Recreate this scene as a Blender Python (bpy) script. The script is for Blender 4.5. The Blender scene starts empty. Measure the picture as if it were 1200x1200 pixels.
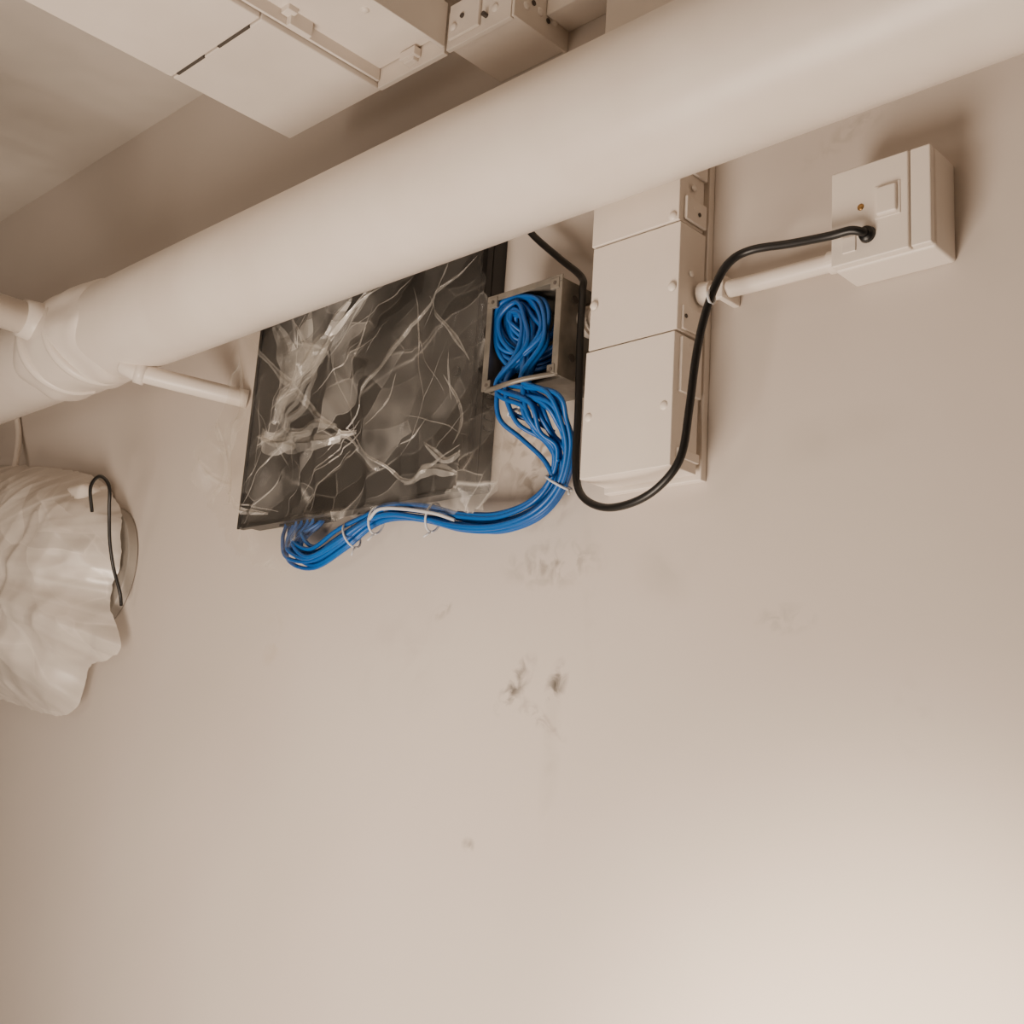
import bpy, bmesh, math, random
from mathutils import Vector, Matrix, noise
random.seed(4)
U=1.2; H=1.6            # survey unit -> metres, eye height
def W(x,y,z): return Vector((U*x,U*y,H+U*z))
def T(l): return [W(a[0]/1000,a[1]/1000,a[2]/1000) for a in l]
col=bpy.context.collection

# ------------------------------------------------------------ materials
def newmat(name):
    m=bpy.data.materials.new(name); m.use_nodes=True
    nt=m.node_tree; nt.nodes.clear()
    out=nt.nodes.new('ShaderNodeOutputMaterial'); b=nt.nodes.new('ShaderNodeBsdfPrincipled')
    nt.links.new(b.outputs[0],out.inputs[0]); return m,nt,b,out
def pmat(name,c1,c2=None,rough=.5,metal=0,nscale=8,bump=.1,bscale=40,bdist=.002,spec=.5):
    m,nt,b,out=newmat(name); c2=c2 or tuple(x*.9 for x in c1)
    g=nt.nodes.new('ShaderNodeNewGeometry')
    n=nt.nodes.new('ShaderNodeTexNoise'); n.inputs['Scale'].default_value=nscale; n.inputs['Detail'].default_value=3
    nt.links.new(g.outputs['Position'],n.inputs['Vector'])
    r=nt.nodes.new('ShaderNodeValToRGB'); r.color_ramp.elements[0].position=.35; r.color_ramp.elements[1].position=.65
    r.color_ramp.elements[0].color=(*c2,1); r.color_ramp.elements[1].color=(*c1,1)
    nt.links.new(n.outputs[0],r.inputs[0]); nt.links.new(r.outputs[0],b.inputs['Base Color'])
    b.inputs['Roughness'].default_value=rough; b.inputs['Metallic'].default_value=metal
    b.inputs['Specular IOR Level'].default_value=spec
    n2=nt.nodes.new('ShaderNodeTexNoise'); n2.inputs['Scale'].default_value=bscale; n2.inputs['Detail'].default_value=2
    nt.links.new(g.outputs['Position'],n2.inputs['Vector'])
    bp=nt.nodes.new('ShaderNodeBump'); bp.inputs['Strength'].default_value=bump; bp.inputs['Distance'].default_value=bdist
    nt.links.new(n2.outputs[0],bp.inputs['Height']); nt.links.new(bp.outputs[0],b.inputs['Normal'])
    return m
PA=(.80,.735,.665)
paint=pmat('painted_trunking',PA,(.76,.695,.625),.42,bump=.25,bscale=25)
pipep=pmat('painted_pipe',PA,(.755,.685,.615),.38,bump=.5,bscale=9,bdist=.004)
plast=pmat('white_plastic',(.78,.715,.645),(.76,.695,.625),.35,bump=.1)
ceilm=pmat('ceiling_plaster',(.68,.625,.56),(.62,.57,.51),.7,bump=.8,bscale=4,bdist=.03,nscale=2)
roomm=pmat('far_room_paint',(.30,.265,.23),(.27,.235,.205),.7)
floorm=pmat('floor_concrete',(.16,.145,.13),(.13,.115,.10),.8,bump=.4)
dark=pmat('cabinet_charcoal',(.022,.021,.020),(.016,.0155,.015),.45,bump=.1)
black=pmat('black_rubber',(.006,.006,.006),(.004,.004,.004),.4,bump=.05)
blackedge=pmat('black_enamel',(.006,.006,.006),(.004,.004,.004),.4,bump=.05)
blue=pmat('blue_cable_jacket',(.0,.10,.38),(.0,.075,.31),.38,bump=.05)
white=pmat('white_tie_nylon',(.55,.57,.6),(.5,.52,.55),.4)
galv=pmat('galvanised_steel',(.24,.22,.19),(.16,.15,.13),.45,metal=.4,nscale=30,bump=.15,bscale=60)
greyp=pmat('grey_fitting_rim',(.36,.33,.29),(.32,.29,.26),.5)
hole=pmat('shadow_hole',(.09,.075,.065),(.07,.06,.05),.8)
brass=pmat('brass_screw',(.45,.28,.10),(.35,.2,.08),.35,metal=.8)

def film(name,lo,hi,edge,tint,scale=7.0,rough=.2,tilt=.7,rot=35,lw=.018):
    """crumpled film: every crumple facet has its own haze and tilt, with brighter crease lines between facets"""
    m,nt,b,out=newmat(name); N=nt.nodes.new; K=nt.links.new
    b.inputs['Base Color'].default_value=(*tint,1); b.inputs['Roughness'].default_value=rough
    b.inputs['Specular IOR Level'].default_value=.8
    g=N('ShaderNodeNewGeometry')
    wn=N('ShaderNodeTexNoise'); wn.inputs['Scale'].default_value=5; wn.inputs['Detail'].default_value=1; K(g.outputs['Position'],wn.inputs['Vector'])
    sb=N('ShaderNodeVectorMath'); sb.operation='MULTIPLY_ADD'; sb.inputs[1].default_value=(.12,.0,.12); K(wn.outputs['Color'],sb.inputs[0]); K(g.outputs['Position'],sb.inputs[2])
    r0=N('ShaderNodeMapping'); r0.inputs['Rotation'].default_value=(0,math.radians(rot),0); K(sb.outputs[0],r0.inputs[0])
    mp=N('ShaderNodeMapping'); mp.inputs['Scale'].default_value=(.6,.2,1.35); K(r0.outputs[0],mp.inputs[0])
    def vor(s,feat):
        v=N('ShaderNodeTexVoronoi'); v.feature=feat; v.inputs['Scale'].default_value=s; K(mp.outputs[0],v.inputs['Vector']); return v
    c1=vor(scale,'F1'); c2=vor(scale*2.6,'F1'); e1=vor(scale,'DISTANCE_TO_EDGE'); e2=vor(scale*2.6,'DISTANCE_TO_EDGE')
    s1=N('ShaderNodeSeparateXYZ'); K(c1.outputs['Color'],s1.inputs[0]); s2=N('ShaderNodeSeparateXYZ'); K(c2.outputs['Color'],s2.inputs[0])
    mu=N('ShaderNodeMath'); mu.operation='MULTIPLY'; K(s1.outputs[0],mu.inputs[0]); K(s2.outputs[0],mu.inputs[1])
    hn=N('ShaderNodeTexNoise'); hn.inputs['Scale'].default_value=11; hn.inputs['Detail'].default_value=2; K(g.outputs['Position'],hn.inputs['Vector'])
    hr=N('ShaderNodeMapRange'); hr.inputs[1].default_value=.38; hr.inputs[2].default_value=.65; hr.inputs[3].default_value=.15; hr.inputs[4].default_value=1.6; K(hn.outputs[0],hr.inputs[0])
    mh=N('ShaderNodeMath'); mh.operation='MULTIPLY'; K(mu.outputs[0],mh.inputs[0]); K(hr.outputs[0],mh.inputs[1])
    pn=N('ShaderNodeTexNoise'); pn.inputs['Scale'].default_value=4; pn.inputs['Detail'].default_value=2; K(g.outputs['Position'],pn.inputs['Vector'])
    pr=N('ShaderNodeMapRange'); pr.inputs[1].default_value=.38; pr.inputs[2].default_value=.65; pr.inputs[3].default_value=.2; K(pn.outputs[0],pr.inputs[0])
    m2=N('ShaderNodeMath'); m2.operation='MULTIPLY'; K(mh.outputs[0],m2.inputs[0]); K(pr.outputs[0],m2.inputs[1])
    fr=N('ShaderNodeMapRange'); fr.inputs[1].default_value=0; fr.inputs[2].default_value=.6; fr.inputs[3].default_value=lo; fr.inputs[4].default_value=hi; K(m2.outputs[0],fr.inputs[0])
    def line(e,w,st):
        r=N('ShaderNodeMapRange'); r.inputs[1].default_value=0; r.inputs[2].default_value=w; r.inputs[3].default_value=st; r.inputs[4].default_value=0; K(e.outputs['Distance'],r.inputs[0])
        q=N('ShaderNodeMath'); q.operation='MULTIPLY'; K(r.outputs[0],q.inputs[0]); K(pr.outputs[0],q.inputs[1])
        q2=N('ShaderNodeMath'); q2.operation='MULTIPLY'; K(q.outputs[0],q2.inputs[0]); K(hr.outputs[0],q2.inputs[1]); return q2
    l1=line(e1,lw,edge); l2=line(e2,lw,edge*.6)
    a1=N('ShaderNodeMath'); a1.operation='ADD'; K(fr.outputs[0],a1.inputs[0]); K(l1.outputs[0],a1.inputs[1])
    a2=N('ShaderNodeMath'); a2.operation='ADD'; a2.use_clamp=True; K(a1.outputs[0],a2.inputs[0]); K(l2.outputs[0],a2.inputs[1])
    t1=N('ShaderNodeVectorMath'); t1.operation='ADD'; K(c1.outputs['Color'],t1.inputs[0]); K(c2.outputs['Color'],t1.inputs[1])
    t2=N('ShaderNodeVectorMath'); t2.operation='SUBTRACT'; K(t1.outputs[0],t2.inputs[0]); t2.inputs[1].default_value=(1,1,1)
    t3=N('ShaderNodeVectorMath'); t3.operation='MULTIPLY_ADD'; t3.inputs[1].default_value=(tilt,tilt*.3,tilt); K(t2.outputs[0],t3.inputs[0]); K(g.outputs['Normal'],t3.inputs[2])
    t4=N('ShaderNodeVectorMath'); t4.operation='NORMALIZE'; K(t3.outputs[0],t4.inputs[0]); K(t4.outputs[0],b.inputs['Normal'])
    tr=N('ShaderNodeBsdfTransparent'); tr.inputs[0].default_value=(.97,.96,.94,1)
    mx=N('ShaderNodeMixShader'); K(a2.outputs[0],mx.inputs[0]); K(tr.outputs[0],mx.inputs[1]); K(b.outputs[0],mx.inputs[2])
    K(mx.outputs[0],out.inputs[0]); return m
filmA=film('clear_film',.035,.30,.34,(.78,.75,.70),5.5,.08,.8)
filmFold=film('clear_film_fold',.14,.70,.2,(.84,.81,.76),14,.12,.5)
filmB=film('milky_film',.66,.95,.16,(.76,.705,.64),4.5,.3,.20,-40,.03)

# wall paint with scuffs
def wallmat():
    m,nt,b,out=newmat('wall_paint')
    g=nt.nodes.new('ShaderNodeNewGeometry'); pos=g.outputs['Position']; cache={}
    def noi(s,d=4,dist=0):
        if (s,d) in cache: return cache[(s,d)]
        n=nt.nodes.new('ShaderNodeTexNoise'); n.inputs['Scale'].default_value=s; n.inputs['Detail'].default_value=d; n.inputs['Distortion'].default_value=dist
        nt.links.new(pos,n.inputs['Vector']); cache[(s,d)]=n.outputs[0]; return n.outputs[0]
    base=nt.nodes.new('ShaderNodeValToRGB'); base.color_ramp.elements[0].position=.35; base.color_ramp.elements[1].position=.65
    base.color_ramp.elements[0].color=(.60,.54,.485,1); base.color_ramp.elements[1].color=(.645,.585,.53,1)
    nt.links.new(noi(1.6,2),base.inputs[0]); cur=base.outputs[0]
    A,B=40,12
    marks=[(-952,112,40,15,.9,1.0,A,(.10,.09,.075)),(-889,113,14,26,-.3,1.0,A,(.10,.09,.075)),(-917,78,48,10,-.5,.6,A,(.14,.12,.1)),
      (-892,30,14,90,0,.22,B,(.3,.26,.22)),(-850,227,10,100,.1,.25,B,(.3,.27,.23)),(-1082,206,24,9,.5,.6,A,(.2,.17,.14)),
      (-1437,181,22,40,0,.5,B,(.45,.33,.18)),(-601,172,30,14,0,.5,A,(.25,.22,.19)),(-473,81,16,32,0,.45,B,(.3,.28,.24)),
      (-930,355,50,60,.4,.75,A,(.16,.13,.1)),(-955,413,60,60,0,.7,A,(.2,.16,.12)),(-905,250,70,26,0,.65,A,(.2,.17,.14)),
      (-575,343,95,26,.12,.22,5,(.36,.35,.28)),(-745,229,40,40,0,.25,B,(.35,.32,.28)),
      (-531,669,60,14,.4,.4,A,(.3,.27,.22)),(-1150,150,90,70,0,.2,B,(.35,.32,.28)),(-1010,-70,10,8,0,.8,A,(.2,.17,.14))]
    for i,(x,z,rx,rz,an,st,ns,c) in enumerate(marks):
        p=W(x/1000,1,z/1000)
        s=nt.nodes.new('ShaderNodeVectorMath'); s.operation='SUBTRACT'; nt.links.new(pos,s.inputs[0]); s.inputs[1].default_value=p
        r0=nt.nodes.new('ShaderNodeMapping'); r0.inputs['Rotation'].default_value=(0,an,0)
        mp=nt.nodes.new('ShaderNodeMapping'); mp.inputs['Scale'].default_value=(1000/(rx*U),1,1000/(rz*U))
        nt.links.new(s.outputs[0],r0.inputs[0]); nt.links.new(r0.outputs[0],mp.inputs[0])
        L=nt.nodes.new('ShaderNodeVectorMath'); L.operation='LENGTH'; nt.links.new(mp.outputs[0],L.inputs[0])
        mr=nt.nodes.new('ShaderNodeMapRange'); mr.inputs[1].default_value=1.25; mr.inputs[2].default_value=.1
        nt.links.new(L.outputs['Value'],mr.inputs[0])
        nr=nt.nodes.new('ShaderNodeMapRange'); nr.inputs[1].default_value=.44 if ns>10 else .3; nr.inputs[2].default_value=.62; nr.inputs[4].default_value=st
        nt.links.new(noi(ns,4,.8),nr.inputs[0])
        mu=nt.nodes.new('ShaderNodeMath'); mu.operation='MULTIPLY'; nt.links.new(mr.outputs[0],mu.inputs[0]); nt.links.new(nr.outputs[0],mu.inputs[1])
        mx=nt.nodes.new('ShaderNodeMix'); mx.data_type='RGBA'; nt.links.new(mu.outputs[0],mx.inputs['Factor'])
        nt.links.new(cur,mx.inputs['A']); mx.inputs['B'].default_value=(*c,1); cur=mx.outputs['Result']
    nt.links.new(cur,b.inputs['Base Color']); b.inputs['Roughness'].default_value=.6; b.inputs['Specular IOR Level'].default_value=.3
    bp=nt.nodes.new('ShaderNodeBump'); bp.inputs['Strength'].default_value=.4; bp.inputs['Distance'].default_value=.005
    nt.links.new(noi(7,3),bp.inputs['Height']); nt.links.new(bp.outputs[0],b.inputs['Normal'])
    return m
wallm=wallmat()

# ------------------------------------------------------------ mesh helpers
def obj(name,bm,mat,parent=None,bevel=0,smooth=False,sub=0):
    bmesh.ops.recalc_face_normals(bm,faces=bm.faces)
    me=bpy.data.meshes.new(name); bm.to_mesh(me); bm.free()
    o=bpy.data.objects.new(name,me); col.objects.link(o); me.materials.append(mat)
    if parent: o.parent=parent
    if smooth:
        for p in me.polygons: p.use_smooth=True
    if bevel:
        b=o.modifiers.new('b','BEVEL'); b.width=bevel; b.segments=3; b.limit_method='ANGLE'
        for p in me.polygons: p.use_smooth=True
        w=o.modifiers.new('w','WEIGHTED_NORMAL'); w.keep_sharp=True
    if sub:
        s=o.modifiers.new('s','SUBSURF'); s.levels=sub; s.render_levels=sub
    return o
def empty(name):
    e=bpy.data.objects.new(name,None); col.objects.link(e); return e
def bx(bm,x0,x1,y0,y1,z0,z1):
    v=[bm.verts.new(W(x,y,z)) for x in(x0,x1) for y in(y0,y1) for z in(z0,z1)]
    for f in((0,1,3,2),(4,6,7,5),(0,4,5,1),(2,3,7,6),(0,2,6,4),(1,5,7,3)): bm.faces.new([v[i] for i in f])
def box(name,dims,mat,parent=None,bevel=.002):
    bm=bmesh.new()
    for d in (dims if isinstance(dims[0],(tuple,list)) else [dims]): bx(bm,*d)
    return obj(name,bm,mat,parent,bevel)
def cyl(bm,p0,p1,r0,r1=None,seg=20,caps=True):
    r1=r0 if r1 is None else r1; d=(p1-p0).normalized()
    a=d.orthogonal().normalized(); b=d.cross(a)
    A=[bm.verts.new(p0+(a*math.cos(t)+b*math.sin(t))*r0) for t in [2*math.pi*i/seg for i in range(seg)]]
    B=[bm.verts.new(p1+(a*math.cos(t)+b*math.sin(t))*r1) for t in [2*math.pi*i/seg for i in range(seg)]]
    for i in range(seg): bm.faces.new((A[i],A[(i+1)%seg],B[(i+1)%seg],B[i]))
    if caps: bm.faces.new(A[::-1]); bm.faces.new(B)
def spline(pts,n=8):
    P=[pts[0]*2-pts[1]]+list(pts)+[pts[-1]*2-pts[-2]]; out=[]
    for i in range(1,len(P)-2):
        for k in range(n):
            t=k/n; a,b,c,d=P[i-1],P[i],P[i+1],P[i+2]
            out.append(.5*((2*b)+(c-a)*t+(2*a-5*b+4*c-d)*t*t+(3*b-a-3*c+d)*t**3))
    out.append(pts[-1]); return out
def tube(bm,path,r,seg=10,rf=None):
    rings=[]; up=None
    for i,p in enumerate(path):
        t=(path[min(i+1,len(path)-1)]-path[max(i-1,0)])
        if t.length<1e-9: t=Vector((0,0,1))
        t.normalize()
        if up is None: up=t.orthogonal().normalized()
        up=(up-t*up.dot(t)).normalized(); b=t.cross(up); rr=rf(i/(len(path)-1)) if rf else r
        rings.append([bm.verts.new(p+(up*math.cos(a)+b*math.sin(a))*rr) for a in [2*math.pi*k/seg for k in range(seg)]])
    for A,B in zip(rings,rings[1:]):
        for k in range(seg): bm.faces.new((A[k],A[(k+1)%seg],B[(k+1)%seg],B[k]))
    bm.faces.new(rings[0][::-1]); bm.faces.new(rings[-1])
def dome(bm,c,n,r,h=.5,seg=12):
    n=n.normalized(); a=n.orthogonal().normalized(); b=n.cross(a); prev=None
    for j in range(5):
        f=math.pi/2*j/4
        if j==4: top=bm.verts.new(c+n*r*h); [bm.faces.new((prev[k],prev[(k+1)%seg],top)) for k in range(seg)]; break
        ring=[bm.verts.new(c+(a*math.cos(t)+b*math.sin(t))*r*math.cos(f)+n*r*h*math.sin(f)) for t in [2*math.pi*k/seg for k in range(seg)]]
        if prev:
            for k in range(seg): bm.faces.new((prev[k],prev[(k+1)%seg],ring[(k+1)%seg],ring[k]))
        prev=ring

# ------------------------------------------------------------ room shell
XL,XR,YF,ZF,ZC=-3.6,1.4,-1.3,-1.333,1.217
box('wall_back',(XL,XR,1.0,1.08,ZF,ZC),wallm,bevel=0)
box('wall_front',(XL,XR,YF-.08,YF,ZF,ZC),roomm,bevel=0)
box('wall_left',(XL-.08,XL,YF-.08,1.08,ZF,ZC),roomm,bevel=0)
box('wall_right',(XR,XR+.08,YF-.08,1.08,ZF,ZC),roomm,bevel=0)
box('floor',(XL-.08,XR+.08,YF-.08,1.08,ZF-.08,ZF),floorm,bevel=0)
box('ceiling',(XL-.08,XR+.08,YF-.08,1.08,ZC,ZC+.08),ceilm,bevel=0)

# ------------------------------------------------------------ overhead pipe
pp=empty('overhead_pipe')
PY,PZ,PR=.85,.676,.0790
bm=bmesh.new(); seg=72; xs=[XL+ (XR-XL)*i/160 for i in range(161)]; rings=[]
for x in xs:
    w=.0012*noise.noise(Vector((x*2.2,0,0)))
    rings.append([bm.verts.new(W(x,PY+(PR+w)*math.cos(t),PZ+(PR+w)*math.sin(t))) for t in [2*math.pi*k/seg for k in range(seg)]])
for A,B in zip(rings,rings[1:]):
    for k in range(seg): bm.faces.new((A[k],A[(k+1)%seg],B[(k+1)%seg],B[k]))
obj('pipe_body',bm,pipep,pp,smooth=True)
bm=bmesh.new(); rings=[]
prof=[(-1.965,.0),(-1.955,.005),(-1.93,.008),(-1.90,.006),(-1.87,.010),(-1.84,.006),(-1.80,.010),(-1.775,.005),(-1.755,.007),(-1.74,.003),(-1.735,0)]
for x,e in prof:
    rings.append([bm.verts.new(W(x+.03*noise.noise(Vector((math.cos(t)*1.5,math.sin(t)*1.5,x*4))),PY+(PR+e+(.008*noise.noise(Vector((math.cos(t)*2,math.sin(t)*2,x*10))) if e else -.002))*math.cos(t),PZ+(PR+e+(.008*noise.noise(Vector((math.cos(t)*2,math.sin(t)*2,x*10+5))) if e else -.002))*math.sin(t))) for t in [2*math.pi*k/seg for k in range(seg)]])
for A,B in zip(rings,rings[1:]):
    for k in range(seg): bm.faces.new((A[k],A[(k+1)%seg],B[(k+1)%seg],B[k]))
obj('joint_wrap',bm,pipep,pp,smooth=True,sub=1)
for i,(x0,x1) in enumerate([(-1.93,-1.86),(-1.84,-1.77)]):
    pts=[]
    for k in range(9):
        t=math.radians(150+k*18); pts.append(W(x0+(x1-x0)*k/8,PY+(PR+.004)*math.cos(t),PZ+(PR+.004)*math.sin(t)))
    bm=bmesh.new(); tube(bm,spline(pts),.010,10,lambda s:.003+.010*math.sin(math.pi*s)); obj('wrap_fold_%d'%i,bm,pipep,pp,smooth=True)
bm=bmesh.new(); cyl(bm,W(-1.873,.80,.690),W(-1.873,YF,.690),.027*U,seg=32); cyl(bm,W(-1.873,.795,.690),W(-1.873,.745,.690),.036*U,.031*U,seg=32)
obj('branch_pipe_front',bm,pipep,pp,smooth=True)
bm=bmesh.new(); tube(bm,spline([W(-1.69,.84,.60),W(-1.668,.86,.589),W(-1.618,.93,.577),W(-1.578,1.0,.569)]),.0145*U,20)
cyl(bm,W(-1.674,.855,.592),W(-1.666,.868,.589),.019*U,seg=24)
obj('branch_pipe_wall',bm,pipep,pp,smooth=True)

# ------------------------------------------------------------ vertical trunking
vt=empty('vertical_cable_trunking')
box('base_channel',[(-.812,-.704,.957,1.0,.330,ZC)],paint,vt,.0015)
box('back_flange',[(-.826,-.6965,.990,1.0,.320,ZC)],paint,vt,.0015)
for i,(z0,z1,y,dx) in enumerate([(.324,.4685,.9385,0),(.4705,.5925,.9405,.001),(.5945,.80,.9395,-.001),(.802,1.215,.9405,0)]):
    box('lid_%d'%i,[(-.818+dx,-.6985+dx,y,.984+.003*(i%2),z0,z1)],paint,vt,.0014)
box('side_tabs',[(-.699,-.6950,.948,.984,z0,z1) for z0,z1 in((.335,.345),(.405,.465),(.4735,.50),(.598,.625),(.655,.70))],paint,vt,.001)
bm=bmesh.new()
for x,z in((-.811,.523),(-.810,.393),(-.709,.389),(-.705,.519),(-.811,.66),(-.707,.60)): dome(bm,W(x,.9395,z),Vector((0,-1,0)),.0065,.6)
for y,z in((.962,.639),(.962,.615),(.962,.540),(.962,.497),(.962,.458),(.962,.430),(.966,.36)): dome(bm,W(-.6970,y,z),Vector((1,0,0)),.005,.6)
obj('rivets',bm,paint,vt,smooth=True)
bm=bmesh.new()
for y,z in((.962,.665),(.970,.61),(.952,.488),(.972,.44)): cyl(bm,W(-.6985,y,z),W(-.6940,y,z),.0028,seg=10)
obj('rivet_holes',bm,hole,vt)

# ------------------------------------------------------------ ceiling trunking
ct=empty('ceiling_cable_trunking')
box('trunk_body',(-1.392,-1.06,YF,.897,.946,1.10),paint,ct,.002)
box('trunk_lid_end',[(-1.40,-1.19,.7075,.9065,.920,.945)],paint,ct,.0025)
box('trunk_lid',[(-1.40,-1.19,.25,.7055,.9205,.9455)],paint,ct,.0025)
box('trunk_lid_far',[(-1.40,-1.19,YF,.246,.922,.9455)],paint,ct,.003)
box('seam_slots',[(-1.385,-1.32,.7045,.7085,.9192,.925),(-1.285,-1.215,.7045,.7085,.9192,.925)],hole,ct,0)
box('end_flange',[(-1.188,-1.055,.898,.906,.918,.95)],paint,ct,.0015)
box('side_flange',[(-1.0595,-1.053,.75,.897,.925,.99)],paint,ct,.0015)
box('inner_flange',[(-1.1885,-1.184,.5,.897,.928,.95)],paint,ct,.001)
box('clips',[(-1.125,-1.105,.889,.8985,.925,.965),(-1.130,-1.10,.885,.8975,.930,.942),(-1.184,-1.174,.74,.775,.925,.952),(-1.183,-1.166,.73,.745,.938,.950)],paint,ct,.0015)
box('cross_channel',[(-1.051,-.936,.907,1.0,.925,.985)],paint,ct,.002)
box('cross_flange',[(-1.052,-.937,.899,.906,.920,.975)],paint,ct,.0012)
box('cross_side_flange',[(-.9355,-.931,.899,1.0,.920,.990)],paint,ct,.0012)
box('cross_plate',[(-1.045,-.99,.894,.8985,.93,.98)],paint,ct,.0012)
box('stub_channel',[(-.9305,-.827,.955,1.0,.95,1.02)],paint,ct,.002)
bm=bmesh.new()
for x,z in((-1.035,.945),(-.965,.945)): dome(bm,W(x,.8935 if x<-.99 else .899,z),Vector((0,-1,0)),.007,.6)
for y,z in((.92,.945),(.945,.95),(.972,.95),(.988,.97)): dome(bm,W(-.931,y,z),Vector((1,0,0)),.007,.6)
for x,y in((-1.10,.80),(-1.075,.84),(-1.09,.70)): dome(bm,W(x,y,.946),Vector((0,0,-1)),.007,.6)
obj('rivets',bm,paint,ct,smooth=True)
bm=bmesh.new()
for x,z in((-1.02,.955),(-.98,.94)): cyl(bm,W(x,.892,z),W(x,.899,z),.004,seg=10)
for y,z in((.932,.955),(.960,.945),(.98,.955)): cyl(bm,W(-.935,y,z),W(-.9300,y,z),.0045,seg=10)
obj('holes',bm,hole,ct)

# ------------------------------------------------------------ dark cabinet
cb=empty('network_cabinet')
X0,X1,Z0,Z1,YC=-1.505,-1.013,.343,.690,.970
box('cabinet_body',[(X0+.004,X1-.002,YC+.006,1.0,Z0+.004,Z1)],blackedge,cb,.002)
box('cabinet_door',[(X0,X1-.010,YC-.006,YC+.004,Z0,Z1)],dark,cb,.002)
box('door_edge_strip',[(X1-.009,X1,YC-.007,YC+.004,Z0-.002,Z1)],blackedge,cb,.0015)
box('door_rim',[(X0-.0005,X0+.006,YC-.008,YC-.0055,Z0,Z1),(X0,X1-.010,YC-.0078,YC-.0055,Z0-.0005,Z0+.005)],blackedge,cb,.0005)
box('side_vents',[(X1-.0025,X1+.0005,.980,.992,Z0+.08+i*.014,Z0+.085+i*.014) for i in range(12)],black,cb,0)
bm=bmesh.new(); cyl(bm,W(X1-.04,YC-.010,.50),W(X1-.04,YC-.005,.50),.008,seg=20); obj('door_lock',bm,blackedge,cb,smooth=False)
box('cable_gland_plate',[(-1.42,-1.31,.977,.995,Z0-.002,Z0+.006)],black,cb,.001)

# ------------------------------------------------------------ galvanised box
jb=empty('galvanised_junction_box')
a,b_,c,d=-.957,-.845,.444,.560; y0,y1=.92,1.0; t=.0025
box('box_back',[(a+t,b_-t,y1-t,y1,c+t,d-t)],galv,jb,0)
box('box_sides',[(a,a+t,y0+.0015,y1,c,d),(b_-t,b_,y0+.0015,y1,c,d)],galv,jb,.0006)
box('box_top_bottom',[(a+t,b_-t,y0+.0015,y1,d-t,d),(a+t,b_-t,y0+.012,y1,c,c+t)],galv,jb,.0005)
box('front_lips',[(a-.003,a+.006,y0-.001,y0+.001,c,d-.006),(b_-.006,b_+.003,y0-.001,y0+.001,c,d-.006),(a-.003,b_+.003,y0-.001,y0+.001,d-.0055,d+.002)],galv,jb,.0005)
bm=bmesh.new()
tube(bm,spline([W(a,y0+.004,c+.002),W(a+.03,y0-.010,c-.004),W((a+b_)/2,y0-.019,c-.007),W(b_-.03,y0-.014,c-.004),W(b_,y0+.004,c+.002)]),.0036,8)
obj('lower_lip',bm,galv,jb,smooth=True)
box('corner_ears',[(a+.001,a+.014,y0-.0022,y0+.002,d-.014,d-.001),(b_-.014,b_-.001,y0-.0022,y0+.002,d-.014,d-.001),(a+.001,a+.012,y0-.0022,y0+.002,c+.001,c+.012),(b_-.012,b_-.001,y0-.0022,y0+.002,c+.001,c+.012)],galv,jb,.001)
bm=bmesh.new()
for x,z in((a+.007,d-.007),(b_-.007,d-.007),(a+.006,c+.006),(b_-.006,c+.006)): cyl(bm,W(x,y0-.0028,z),W(x,y0+.001,z),.0028,seg=10)
for y,z in((.945,.54),(.97,.54),(.945,.47)): cyl(bm,W(b_-.0005,y,z),W(b_+.0008,y,z),.006,seg=14)
obj('knockouts',bm,hole,jb)
bm=bmesh.new(); cyl(bm,W(b_,.968,.520),W(-.8185,.968,.520),.017,seg=28); cyl(bm,W(b_,.968,.520),W(b_+.008,.968,.520),.022,seg=28); cyl(bm,W(b_+.013,.968,.520),W(b_+.018,.968,.520),.020,seg=28)
obj('conduit_coupler',bm,plast,jb,smooth=False)

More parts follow.
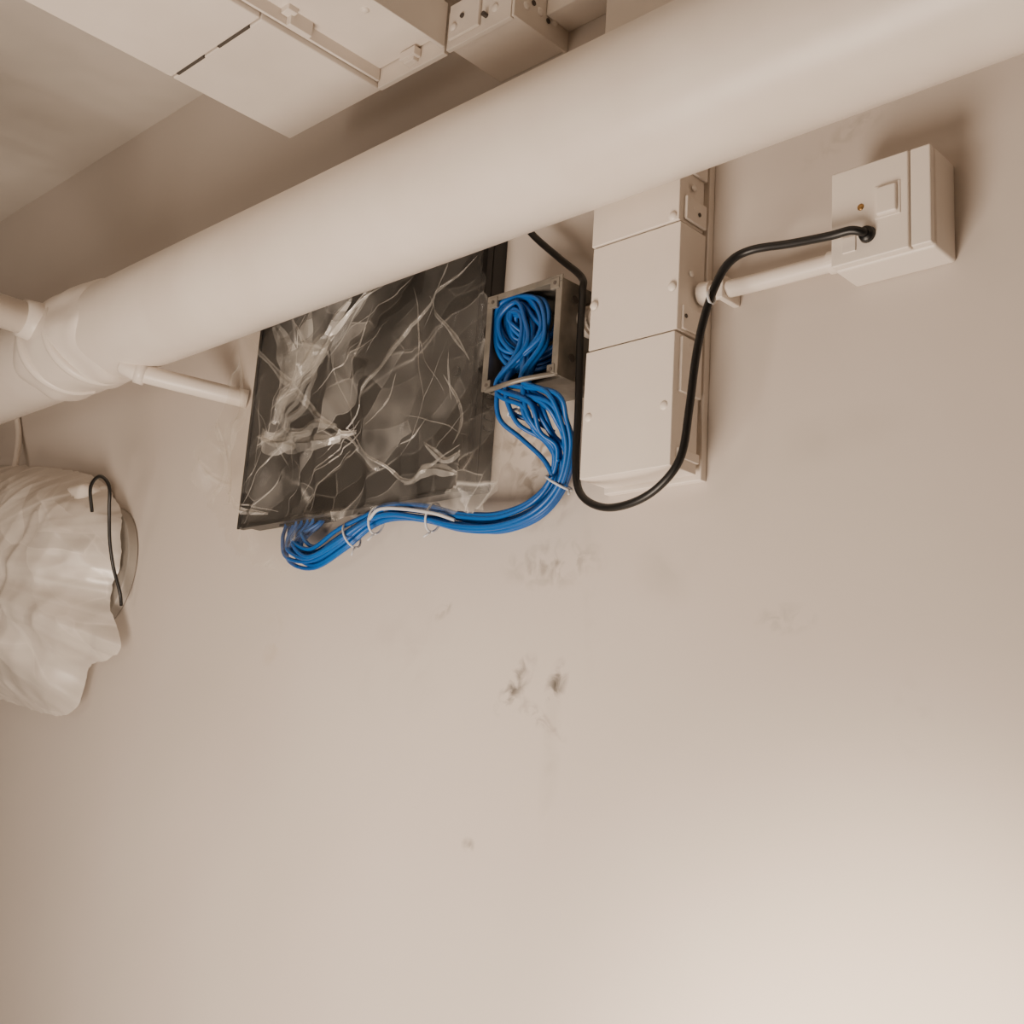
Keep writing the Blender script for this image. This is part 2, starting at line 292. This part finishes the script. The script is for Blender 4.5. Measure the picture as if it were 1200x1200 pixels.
# ------------------------------------------------------------ blue cables
bc=empty('blue_network_cables')
cen=[(-872,970,545),(-872,962,505),(-912,950,492),(-938,935,508),(-942,930,538),(-918,930,551),(-896,932,530),(-886,928,491),(-876,920,446),(-868,924,416),(-860,940,391),(-856,955,364),(-871,965,331),(-904,966,305),(-961,967,296),(-1026,967,303),(-1089,967,318),(-1157,965,328),(-1201,963,319),(-1245,958,297),(-1307,960,279),(-1362,966,292),(-1385,972,318),(-1385,980,340),(-1385,984,360)]
N=14; rc=.0029
for i in range(N):
    ang=i*2.39996; rad=.0160*math.sqrt((i+.5)/N)
    pts=[]; n=len(cen); tw=random.uniform(-.5,.5)
    for k,(x,y,z) in enumerate(cen):
        A=Vector(cen[max(k-1,0)]); B=Vector(cen[min(k+1,n-1)]); tt=(B-A); tt.y=0; tt.normalize()
        nn=Vector((-tt.z,0,tt.x)); an=ang+tw*k*.25; sp=1.0
        if k<=8: sp=1.4
        if k in(9,10): sp=1.9
        if k==11: sp=1.3
        if k>=19: sp=1.5
        o=nn*math.cos(an)*rad*sp+Vector((0,1,0))*math.sin(an)*rad*(.55 if k>7 else .6)
        o+=Vector((random.uniform(-1,1),0,random.uniform(-1,1)))*(.0018 if k>11 else .004 if k>7 else .006)
        px,py,pz=x/1000+o.x,y/1000+o.y,z/1000+o.z
        if k<=7: px=min(max(px,a+.008),b_-.008); pz=min(max(pz,c+.008),d-.006); py=max(py,.914)
        if k==8: px=a+.015+(b_-a-.022)*((i*7%N)+.5)/N; px=px*.85-.88*.15
        e=-1.405+.09*((i*4%N)/N)
        if k>=23: px=e; py=min(max(py,.978),.991)
        if k==22: px=px*.4+.6*e; py=max(py,.970)
        if k==21: px=px*.7+.3*e; pz+=.012*((i*4%N)/N)
        py=min(py,.991); pts.append(W(px,py,pz))
    bm=bmesh.new(); tube(bm,spline(pts,7),rc*U,8)
    obj('cable_%02d'%i,bm,blue,bc,smooth=True)
for j,l in enumerate([[(-925,920,443),(-912,925,412),(-890,940,402),(-868,948,388)],[(-930,925,470),(-932,918,440),(-932,925,408),(-910,940,385),(-884,950,360),(-874,958,340)],[(-915,925,470),(-916,914,440),(-905,925,400),(-880,945,380),(-864,955,355)]]):
    bm=bmesh.new(); tube(bm,spline(T(l),8),rc*U,8); obj('loose_cable_%d'%j,bm,blue,bc,smooth=True)
bm=bmesh.new(); tube(bm,spline(T([(-1030,958,306),(-1060,950,316),(-1120,948,328),(-1160,946,331),(-1185,952,322)]),8),.0022*U,8); obj('white_patch_lead',bm,white,bc,smooth=True)
def tie(cx,cy,cz,dx,dz,rad,tail):
    t=Vector((dx,0,dz)).normalized(); n=Vector((-t.z,0,t.x)); pts=[]
    C=W(cx/1000,cy/1000,cz/1000)
    for k in range(25):
        f=2*math.pi*k/24; pts.append(C+n*rad*math.cos(f)+Vector((0,1,0))*rad*.72*math.sin(f))
    bm=bmesh.new(); tube(bm,pts,.0019,6); h=C+n*rad
    tube(bm,[h,h+n*.004+Vector((0,-.004,0)),h+n*tail+Vector((0,-.008,0))+t*.004],.0016,6)
    obj('zip_tie',bm,white,bc,smooth=True)
tie(-915,930,414,.4,-1,.009,.008); tie(-871,965,333,-.6,-1,.0225,.010); tie(-1078,967,316,-1,.2,.0215,.010); tie(-1185,964,323,-1,.1,.0215,.012); tie(-1228,960,306,-.9,-.5,.023,.014)

# ------------------------------------------------------------ black cable
bm=bmesh.new()
bl=[(-995,975,760),(-987,975,714),(-946,970,662),(-892,965,612),(-846,955,572),(-834,945,546),(-831,942,487),(-828,942,407),(-825,940,338),(-814,940,306),(-780,938,289),(-737,933,289),(-702,930,302),(-679,930,328),(-671,930,375),(-665,930,428),(-657,930,467),(-644,930,501),(-628,930,522),(-606,935,531),(-562,936,526),(-520,934,521),(-499,935,521),(-490,940,519),(-488.5,946,519)]
tube(bm,spline(T(bl),8),.0043*U,12); pc=obj('black_power_cable',bm,black,None,smooth=True)

# ------------------------------------------------------------ switched outlet box
sb=empty('fused_switch_box')
box('back_box',[(-.527,-.427,.957,1.0,.494,.593)],plast,sb,.004)
box('front_plate',[(-.526,-.4485,.948,.9565,.4955,.5925),(-.447,-.4275,.9485,.9565,.4955,.5925)],plast,sb,.002)
box('rocker_switch',[(-.4785,-.4585,.9435,.949,.534,.562)],plast,sb,.0025)
box('rocker_frame',[(-.481,-.456,.947,.9487,.5315,.5645)],paint,sb,.0006)
bm=bmesh.new(); dome(bm,W(-.4955,.948,.549),Vector((0,-1,0)),.0042,.4); obj('brass_screw',bm,brass,sb,smooth=True)
box('fuse_holder',[(-.514,-.500,.9467,.9485,.506,.522)],plast,sb,.001)
bm=bmesh.new(); cyl(bm,W(-.4885,.943,.519),W(-.4885,.948,.519),.0085,.010,seg=20); obj('cable_grommet',bm,black,sb,smooth=True)
# ------------------------------------------------------------ conduit
cd=empty('surface_conduit')
bm=bmesh.new(); tube(bm,spline([W(-.694,.978,.521),W(-.642,.978,.518),W(-.582,.978,.517),W(-.5275,.978,.5165)],6),.0092*U,20); obj('conduit_tube',bm,pipep,cd,smooth=True)
bm=bmesh.new(); cyl(bm,W(-.694,.978,.521),W(-.680,.978,.520),.0125*U,seg=24); cyl(bm,W(-.543,.978,.5165),W(-.5275,.978,.5165),.0115*U,seg=24); obj('conduit_bushes',bm,pipep,cd,smooth=False)
box('saddle',[(-.668,-.660,.966,1.0,.506,.532)],pipep,cd,.002)
bm=bmesh.new(); tube(bm,[W(-.6485,.930+.006*math.sin(f)-.0,.490+.007*math.cos(f)) for f in [2*math.pi*k/12 for k in range(13)]],.0018,6); obj('cable_clip',bm,white,cd,smooth=True)

# ------------------------------------------------------------ draped films
def drape(name,centre,bound,yfun,rings=70,nth=220,rag=.025):
    bd=spline([Vector((x,0,z))/1000 for x,y,z in bound]+[Vector((bound[0][0],0,bound[0][2]))/1000],16)
    L=[0]
    for p,q in zip(bd,bd[1:]): L.append(L[-1]+(q-p).length)
    def at(s):
        s*=L[-1]
        for i in range(len(L)-1):
            if L[i+1]>=s: return bd[i].lerp(bd[i+1],(s-L[i])/max(L[i+1]-L[i],1e-9))
        return bd[-1]
    bm=bmesh.new(); C=Vector((centre[0],0,centre[1])); prev=None
    B=[at(k/nth) for k in range(nth)]
    B=[C+(p-C)*(1+rag*noise.noise(Vector((k*.9,3,1)))+rag*noise.noise(Vector((k*.25,7,1)))) for k,p in enumerate(B)]
    cv=bm.verts.new(W(C.x,yfun(C.x,C.z,0),C.z))
    for j in range(1,rings+1):
        r=(j/rings)
        ring=[]
        for p in B:
            g=C+(p-C)*r; ring.append(bm.verts.new(W(g.x,yfun(g.x,g.z,r),g.z)))
        for k in range(nth):
            if prev: bm.faces.new((prev[k],prev[(k+1)%nth],ring[(k+1)%nth],ring[k]))
            else: bm.faces.new((cv,ring[(k+1)%nth],ring[k]))
        prev=ring
    return bm
def ridg(x,z,s,seed):
    n=noise.noise(Vector((x*s,z*s*.6+x*s*.35,seed))); return (1-abs(n)*2)
def yA(x,z,r):
    dx=max(X0-.004-x,0,x-X1-.004); dz=max(Z0-.004-z,0); out=math.hypot(dx,dz)
    base=YC-.012+min(out*.4,.012)
    w=.014*max(0,ridg(x,z,8,1.5)-.3)+.007*max(0,ridg(x,z,16,4)-.3)+.016*max(0,noise.noise(Vector((x*7,z*7,3))))
    if out>0: w=w*1.3
    y=base-w
    if z>.585: y=max(y,.9335)
    elif z>.56: y=max(y,.928)
    return min(y,.992)
fA=[(-1000,0,672),(-995,0,545),(-985,0,465),(-950,0,415),(-942,0,355),(-960,0,322),(-1025,0,312),(-1137,0,330),(-1252,0,325),(-1343,0,272),(-1490,0,303),(-1590,0,395),(-1640,0,465),(-1580,0,545),(-1565,0,645),(-1430,0,678),(-1220,0,682),(-1065,0,682)]
fl=empty('plastic_dust_sheet')
obj('clear_sheet',drape('clear_sheet',(-1.25,.51),fA,yA,80,260,.035),filmA,fl,smooth=True)
folds=[([(-1464,620),(-1350,518),(-1203,418)],.006),([(-1192,646),(-1293,582),(-1372,472)],.009),([(-1370,632),(-1320,538),(-1353,475),(-1436,456)],.008),
([(-995,629),(-1113,567),(-1234,449)],.004),([(-1085,601),(-1030,537),(-990,490)],.003),([(-1234,449),(-1103,361),(-995,385)],.003),([(-1439,469),(-1326,437),(-1211,440)],.012),([(-1040,483),(-1000,428),(-1010,390)],.003),
([(-1400,640),(-1380,560),(-1372,470)],.016),([(-1372,470),(-1330,455),(-1290,462),(-1250,455)],.010),([(-1250,640),(-1330,560),(-1385,480)],.020),([(-1340,640),(-1350,560),(-1395,480)],.018),
([(-1560,520),(-1530,450),(-1545,380)],.009),([(-1600,460),(-1540,420),(-1490,400)],.008),([(-1510,600),(-1490,500),(-1510,420)],.012),([(-1500,400),(-1450,360),(-1380,345)],.006),([(-1180,640),(-1270,600),(-1400,500)],.006),
([(-1430,480),(-1390,450),(-1300,452)],.014),([(-1100,355),(-1040,362),(-990,350)],.009),([(-1060,400),(-1020,370),(-985,375)],.006)]
folds=[([(x*1.02,z*1.02) for x,z in l],w) for l,w in folds]
rr=random.Random(11)
for i in range(34):
    x=rr.uniform(-1.48,-1.03); z=rr.uniform(.36,.63)
    if i%3==0: x=rr.uniform(-1.48,-1.25)
    an=rr.gauss(.75,.4) if i%4 else rr.gauss(-.7,.4); Ln=rr.uniform(.02,.09)
    ddx,ddz=math.cos(an)*Ln,math.sin(an)*Ln; k=rr.uniform(-.006,.006)
    folds.append(([(1000*(x-ddx),1000*(z-ddz)),(1000*(x+k),1000*(z-k)),(1000*(x+ddx),1000*(z+ddz))],rr.uniform(.0006,.0016)))
bm=bmesh.new()
for i,(l,wd) in enumerate(folds):
    path=spline([Vector((x/1000,0,z/1000)) for x,z in l],14); prev=None; n=len(path)
    for k,p in enumerate(path):
        t=(path[min(k+1,n-1)]-path[max(k-1,0)]).normalized(); nn=Vector((-t.z,0,t.x)); s=math.sin(math.pi*(k+.3)/(n+.6)); ww=wd*(.1+.9*s)*(1+.5*noise.noise(p*40+Vector((i,0,0))))
        p=p+nn*.004*noise.noise(p*22+Vector((0,i,0)))
        row=[]
        for f,h in((-1,0),(-.4,.5),(0,1),(.3,.3),(1,0)):
            g=p+nn*ww*f; zz=min(g.z,.680); row.append(bm.verts.new(W(min(max(g.x,-1.62),-1.0),max(yA(g.x,zz,0)-.001-h*ww*.5,.9315 if zz>.57 else .90),max(zz,.345))))
        if prev:
            for u in range(4): bm.faces.new((prev[u],prev[u+1],row[u+1],row[u]))
        prev=row
obj('film_creases',bm,filmFold,fl,smooth=False)

# wrapped fitting at the left
wf=empty('plastic_wrapped_light_fitting')
box('fitting_body',[(-2.50,-1.96,.93,.999,.16,.47)],plast,wf,.02)
bm=bmesh.new(); cyl(bm,W(-1.965,.982,.325),W(-1.965,.999,.325),.108*U,.111*U,seg=64); obj('round_rim',bm,greyp,wf,bevel=.003)
def yB(x,z,r):
    base=.978-.115*(1-r**3.5)
    w=.022*noise.noise(Vector((x*5,z*5,2.2)))+.010*ridg(x,z,6,5)
    u,v=(x*.8-z*.6),(x*.6+z*.8)      # long gathered folds running down to the right
    w+=.016*(1-abs(noise.noise(Vector((u*4,v*13,3.3))))*3)+.008*(1-abs(noise.noise(Vector((u*20+v*6,v*7,8.1))))*3)+.004*noise.noise(Vector((x*24,z*18,1)))
    return min(base-w*(.35+.65*(1-r)),.985)
fB=[(-2696,0,609),(-2419,0,570),(-2179,0,532),(-1992,0,485),(-1885,0,400),(-1868,0,321),(-1882,0,264),(-1830,0,173),(-1927,0,143),(-1980,0,67),(-2242,0,93),(-2507,0,120),(-2700,0,200)]
obj('milky_wrap',drape('milky_wrap',(-2.25,.33),fB,yB,110,340,.014),filmB,wf,smooth=True)
bm=bmesh.new(); tube(bm,spline(T([(-1895,925,405),(-1872,905,440),(-1835,900,453),(-1798,900,432),(-1805,910,395),(-1828,930,350),(-1842,950,310),(-1842,968,270),(-1850,978,250)]),8),.0030*U,10); obj('black_flex',bm,black,wf,smooth=True)
tc=bmesh.new(); tube(tc,spline(T([(-2470,990,740),(-2438,990,698),(-2400,990,636),(-2344,970,560),(-2330,960,500)]),8),.006*U,12); obj('thin_drop_conduit',tc,pipep,wf,smooth=True)

# ------------------------------------------------------------ camera
cam=bpy.data.cameras.new('camera'); co=bpy.data.objects.new('camera',cam); col.objects.link(co)
cam.lens=42; cam.sensor_width=36; cam.clip_start=.01
M=Matrix(((.7247,.1070,.6809),(.6862,-.2057,-.6980),(.0653,.9728,-.2225)))
co.matrix_world=Matrix.Translation(W(0,0,0))@M.to_4x4()
bpy.context.scene.camera=co

# ------------------------------------------------------------ lights
def area(name,loc,target,size,power,color):
    l=bpy.data.lights.new(name,'AREA'); l.shape='DISK'; l.size=size; l.energy=power; l.color=color
    o=bpy.data.objects.new(name,l); col.objects.link(o); o.location=loc
    o.rotation_euler=(target-loc).to_track_quat('-Z','Y').to_euler(); return o
warm=(1,.82,.665)
area('lamp_room',W(-.95,-.0,-.72),W(-1.05,1,.85),1.0,50,warm)
area('lamp_left_room',W(-1.6,-.9,.0),W(-1.6,1,.7),.8,7,warm)
s=bpy.data.lights.new('spot_low','SPOT'); s.energy=270; s.color=(1,.82,.62); s.spot_size=math.radians(40); s.spot_blend=1; s.shadow_soft_size=.12
so=bpy.data.objects.new('spot_low',s); col.objects.link(so); so.location=W(-.2,-.2,-.45); so.rotation_euler=(W(-.43,1,-.36)-so.location).to_track_quat('-Z','Y').to_euler()
w=bpy.data.worlds.new('world'); w.use_nodes=True; w.node_tree.nodes['Background'].inputs[0].default_value=(.5,.42,.35,1); w.node_tree.nodes['Background'].inputs[1].default_value=.2
bpy.context.scene.world=w
